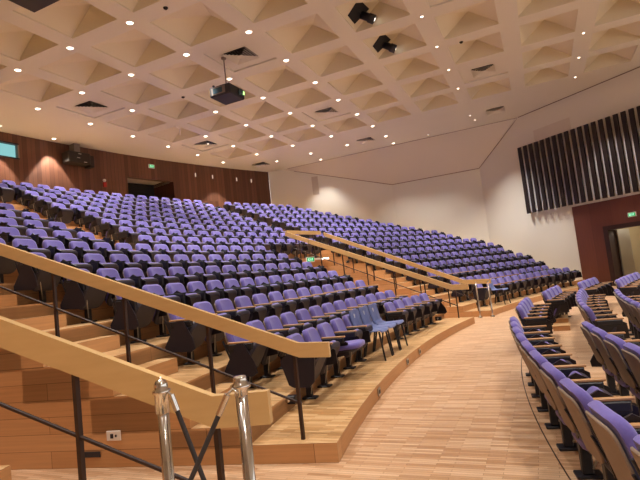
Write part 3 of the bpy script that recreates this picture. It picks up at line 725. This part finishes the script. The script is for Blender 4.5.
# ------------------------------------------------------------------ blue plastic chairs
def blue_chair(loc,rz,label):
    e=empty('plastic_chair',loc,rz); tag(e,label,'chair','loose blue plastic chairs')
    m=MB(); 
    prof=[(-.22,.43),(-.20,.455),(-.05,.445),(.12,.44),(.18,.47),(.20,.52)]
    rs=[]
    for (y,z) in prof:
        rs.append([Vector((x,y,z+.012*(x/.22)**2)) for x in (-.22,-.11,0,.11,.22)]+[Vector((x,y,z-.014+.012*(x/.22)**2)) for x in (.22,.11,0,-.11,-.22)])
    m.rings(rs,BLUE,True); m.build('seat',e)
    m=MB(); rs=[]
    for z,y,w in ((.46,.19,.20),(.50,.20,.215),(.62,.23,.22),(.76,.255,.215),(.795,.262,.20)):
        rs.append([Vector((x*w/.22,y+.02*(1-(x/.22)**2),z)) for x in (-.22,-.11,0,.11,.22)]+[Vector((x*w/.22,y+.016+.02*(1-(x/.22)**2),z)) for x in (.22,.11,0,-.11,-.22)])
    m.rings(rs,BLUE,True); b=m.build('backrest',e)
    m=MB(); m.box((-.02,.258,.64),(.02,.272,.72),LOGO); m.box((-.035,.258,.70),(.0,.274,.735),LOGO); m.build('logo',b)
    for sx in (-1,1):
        m=MB(); m.tube([(sx*.18,-.17,.44),(sx*.21,-.23,0)],.015,DARK); m.build('leg',e)
        m=MB(); m.tube([(sx*.18,.15,.45),(sx*.21,.25,0)],.015,DARK); m.build('leg',e)
for a,lb in ((-1.7,'leftmost'),(-.6,'middle'),(.5,'rightmost')):
    blue_chair(P(25.44,a,.16),-D2R(a),'blue plastic chair in a gap of the front row, %s of three together'%lb)
for a,lb in ((17.35,'beyond the chrome posts'),):
    blue_chair(P(25.3,a,.16),-D2R(a),'blue plastic chair starting the far front row, '+lb)

# ------------------------------------------------------------------ step lights by the aisle seats
def steplight(r,th,z,label):
    e=empty('step_light',P(r,th,z),-D2R(th)+math.pi/2*(-1)); tag(e,label,'step light','aisle step lights')
    m=MB(); m.box((-.07,-.04,-.05),(.07,.04,.035),DARK,bev=.008); m.build('housing',e)
    m=MB(); m.lathe([(.001,-.03),(.022,-.03),(.028,0),(.001,.0)],CHROME,M=Matrix.Translation((0,-.055,0))@Matrix.Rotation(-math.pi/2,4,'X')); m.build('bezel',e)
    m=MB(); m.box((-.014,-.06,-.01),(.014,-.052,.012),STEPL); m.build('lens',e)
for k in range(1,8):
    r,_=rowRZ(k)
    steplight(r-.1,-7.95 if k>1 else -8.0,Zf(k)+.12,'small black step light beside the near stairs at the %s row'%ORD[k])
    steplight(r-.3,8.1,Zf(k)+.12,'small step light beside the far stairs of the centre block, %s row'%ORD[k])
    steplight(r-.05,15.72,Zf(k)+.12,'small step light beside the far side block stairs, %s row'%ORD[k])

# ------------------------------------------------------------------ wooden step on the flat floor
e=empty('wooden_step',(2.9,22.66,0)); tag(e,'low two-tread wooden step unit on the floor behind the purple floor seats','step')
m=MB(); m.box((-.55,-.15,0),(-.1,.15,.08),PLANK); m.box((-.56,-.16,.08),(-.1,.16,.095),STEP); m.build('lower_tread',e)
m=MB(); m.box((-.1,-.15,0),(.5,.15,.17),PLANK); m.box((-.11,-.16,.17),(.5,.16,.185),STEP); m.build('upper_tread',e)

l=bpy.data.lights.new('foyer_lamp','POINT'); l.energy=110; l.color=(1,.92,.78); l.shadow_soft_size=.2; o=bpy.data.objects.new('foyer_lamp',l); col.objects.link(o); o.location=C(4.6,2.8,2.2)
# ------------------------------------------------------------------ light, camera, view
w=bpy.data.worlds.new('world'); scn.world=w; w.use_nodes=True
w.node_tree.nodes['Background'].inputs[0].default_value=(1.0,.94,.88,1); w.node_tree.nodes['Background'].inputs[1].default_value=1.35
cd=bpy.data.cameras.new('camera'); cam=bpy.data.objects.new('camera',cd); col.objects.link(cam)
cd.sensor_width=36; cd.sensor_fit='HORIZONTAL'; cd.lens=490/640*36; cd.clip_start=.05; cd.clip_end=200
M=Matrix((CR,CU,-CF)).transposed().to_4x4(); M.translation=CAM; cam.matrix_world=M
scn.camera=cam
scn.view_settings.view_transform='Standard'; scn.view_settings.look='None'; scn.view_settings.exposure=0.0; scn.view_settings.gamma=1; scn.view_settings.use_curve_mapping=False
scn.cycles.max_bounces=8; scn.cycles.diffuse_bounces=5; scn.cycles.use_denoising=True; scn.cycles.sample_clamp_indirect=8
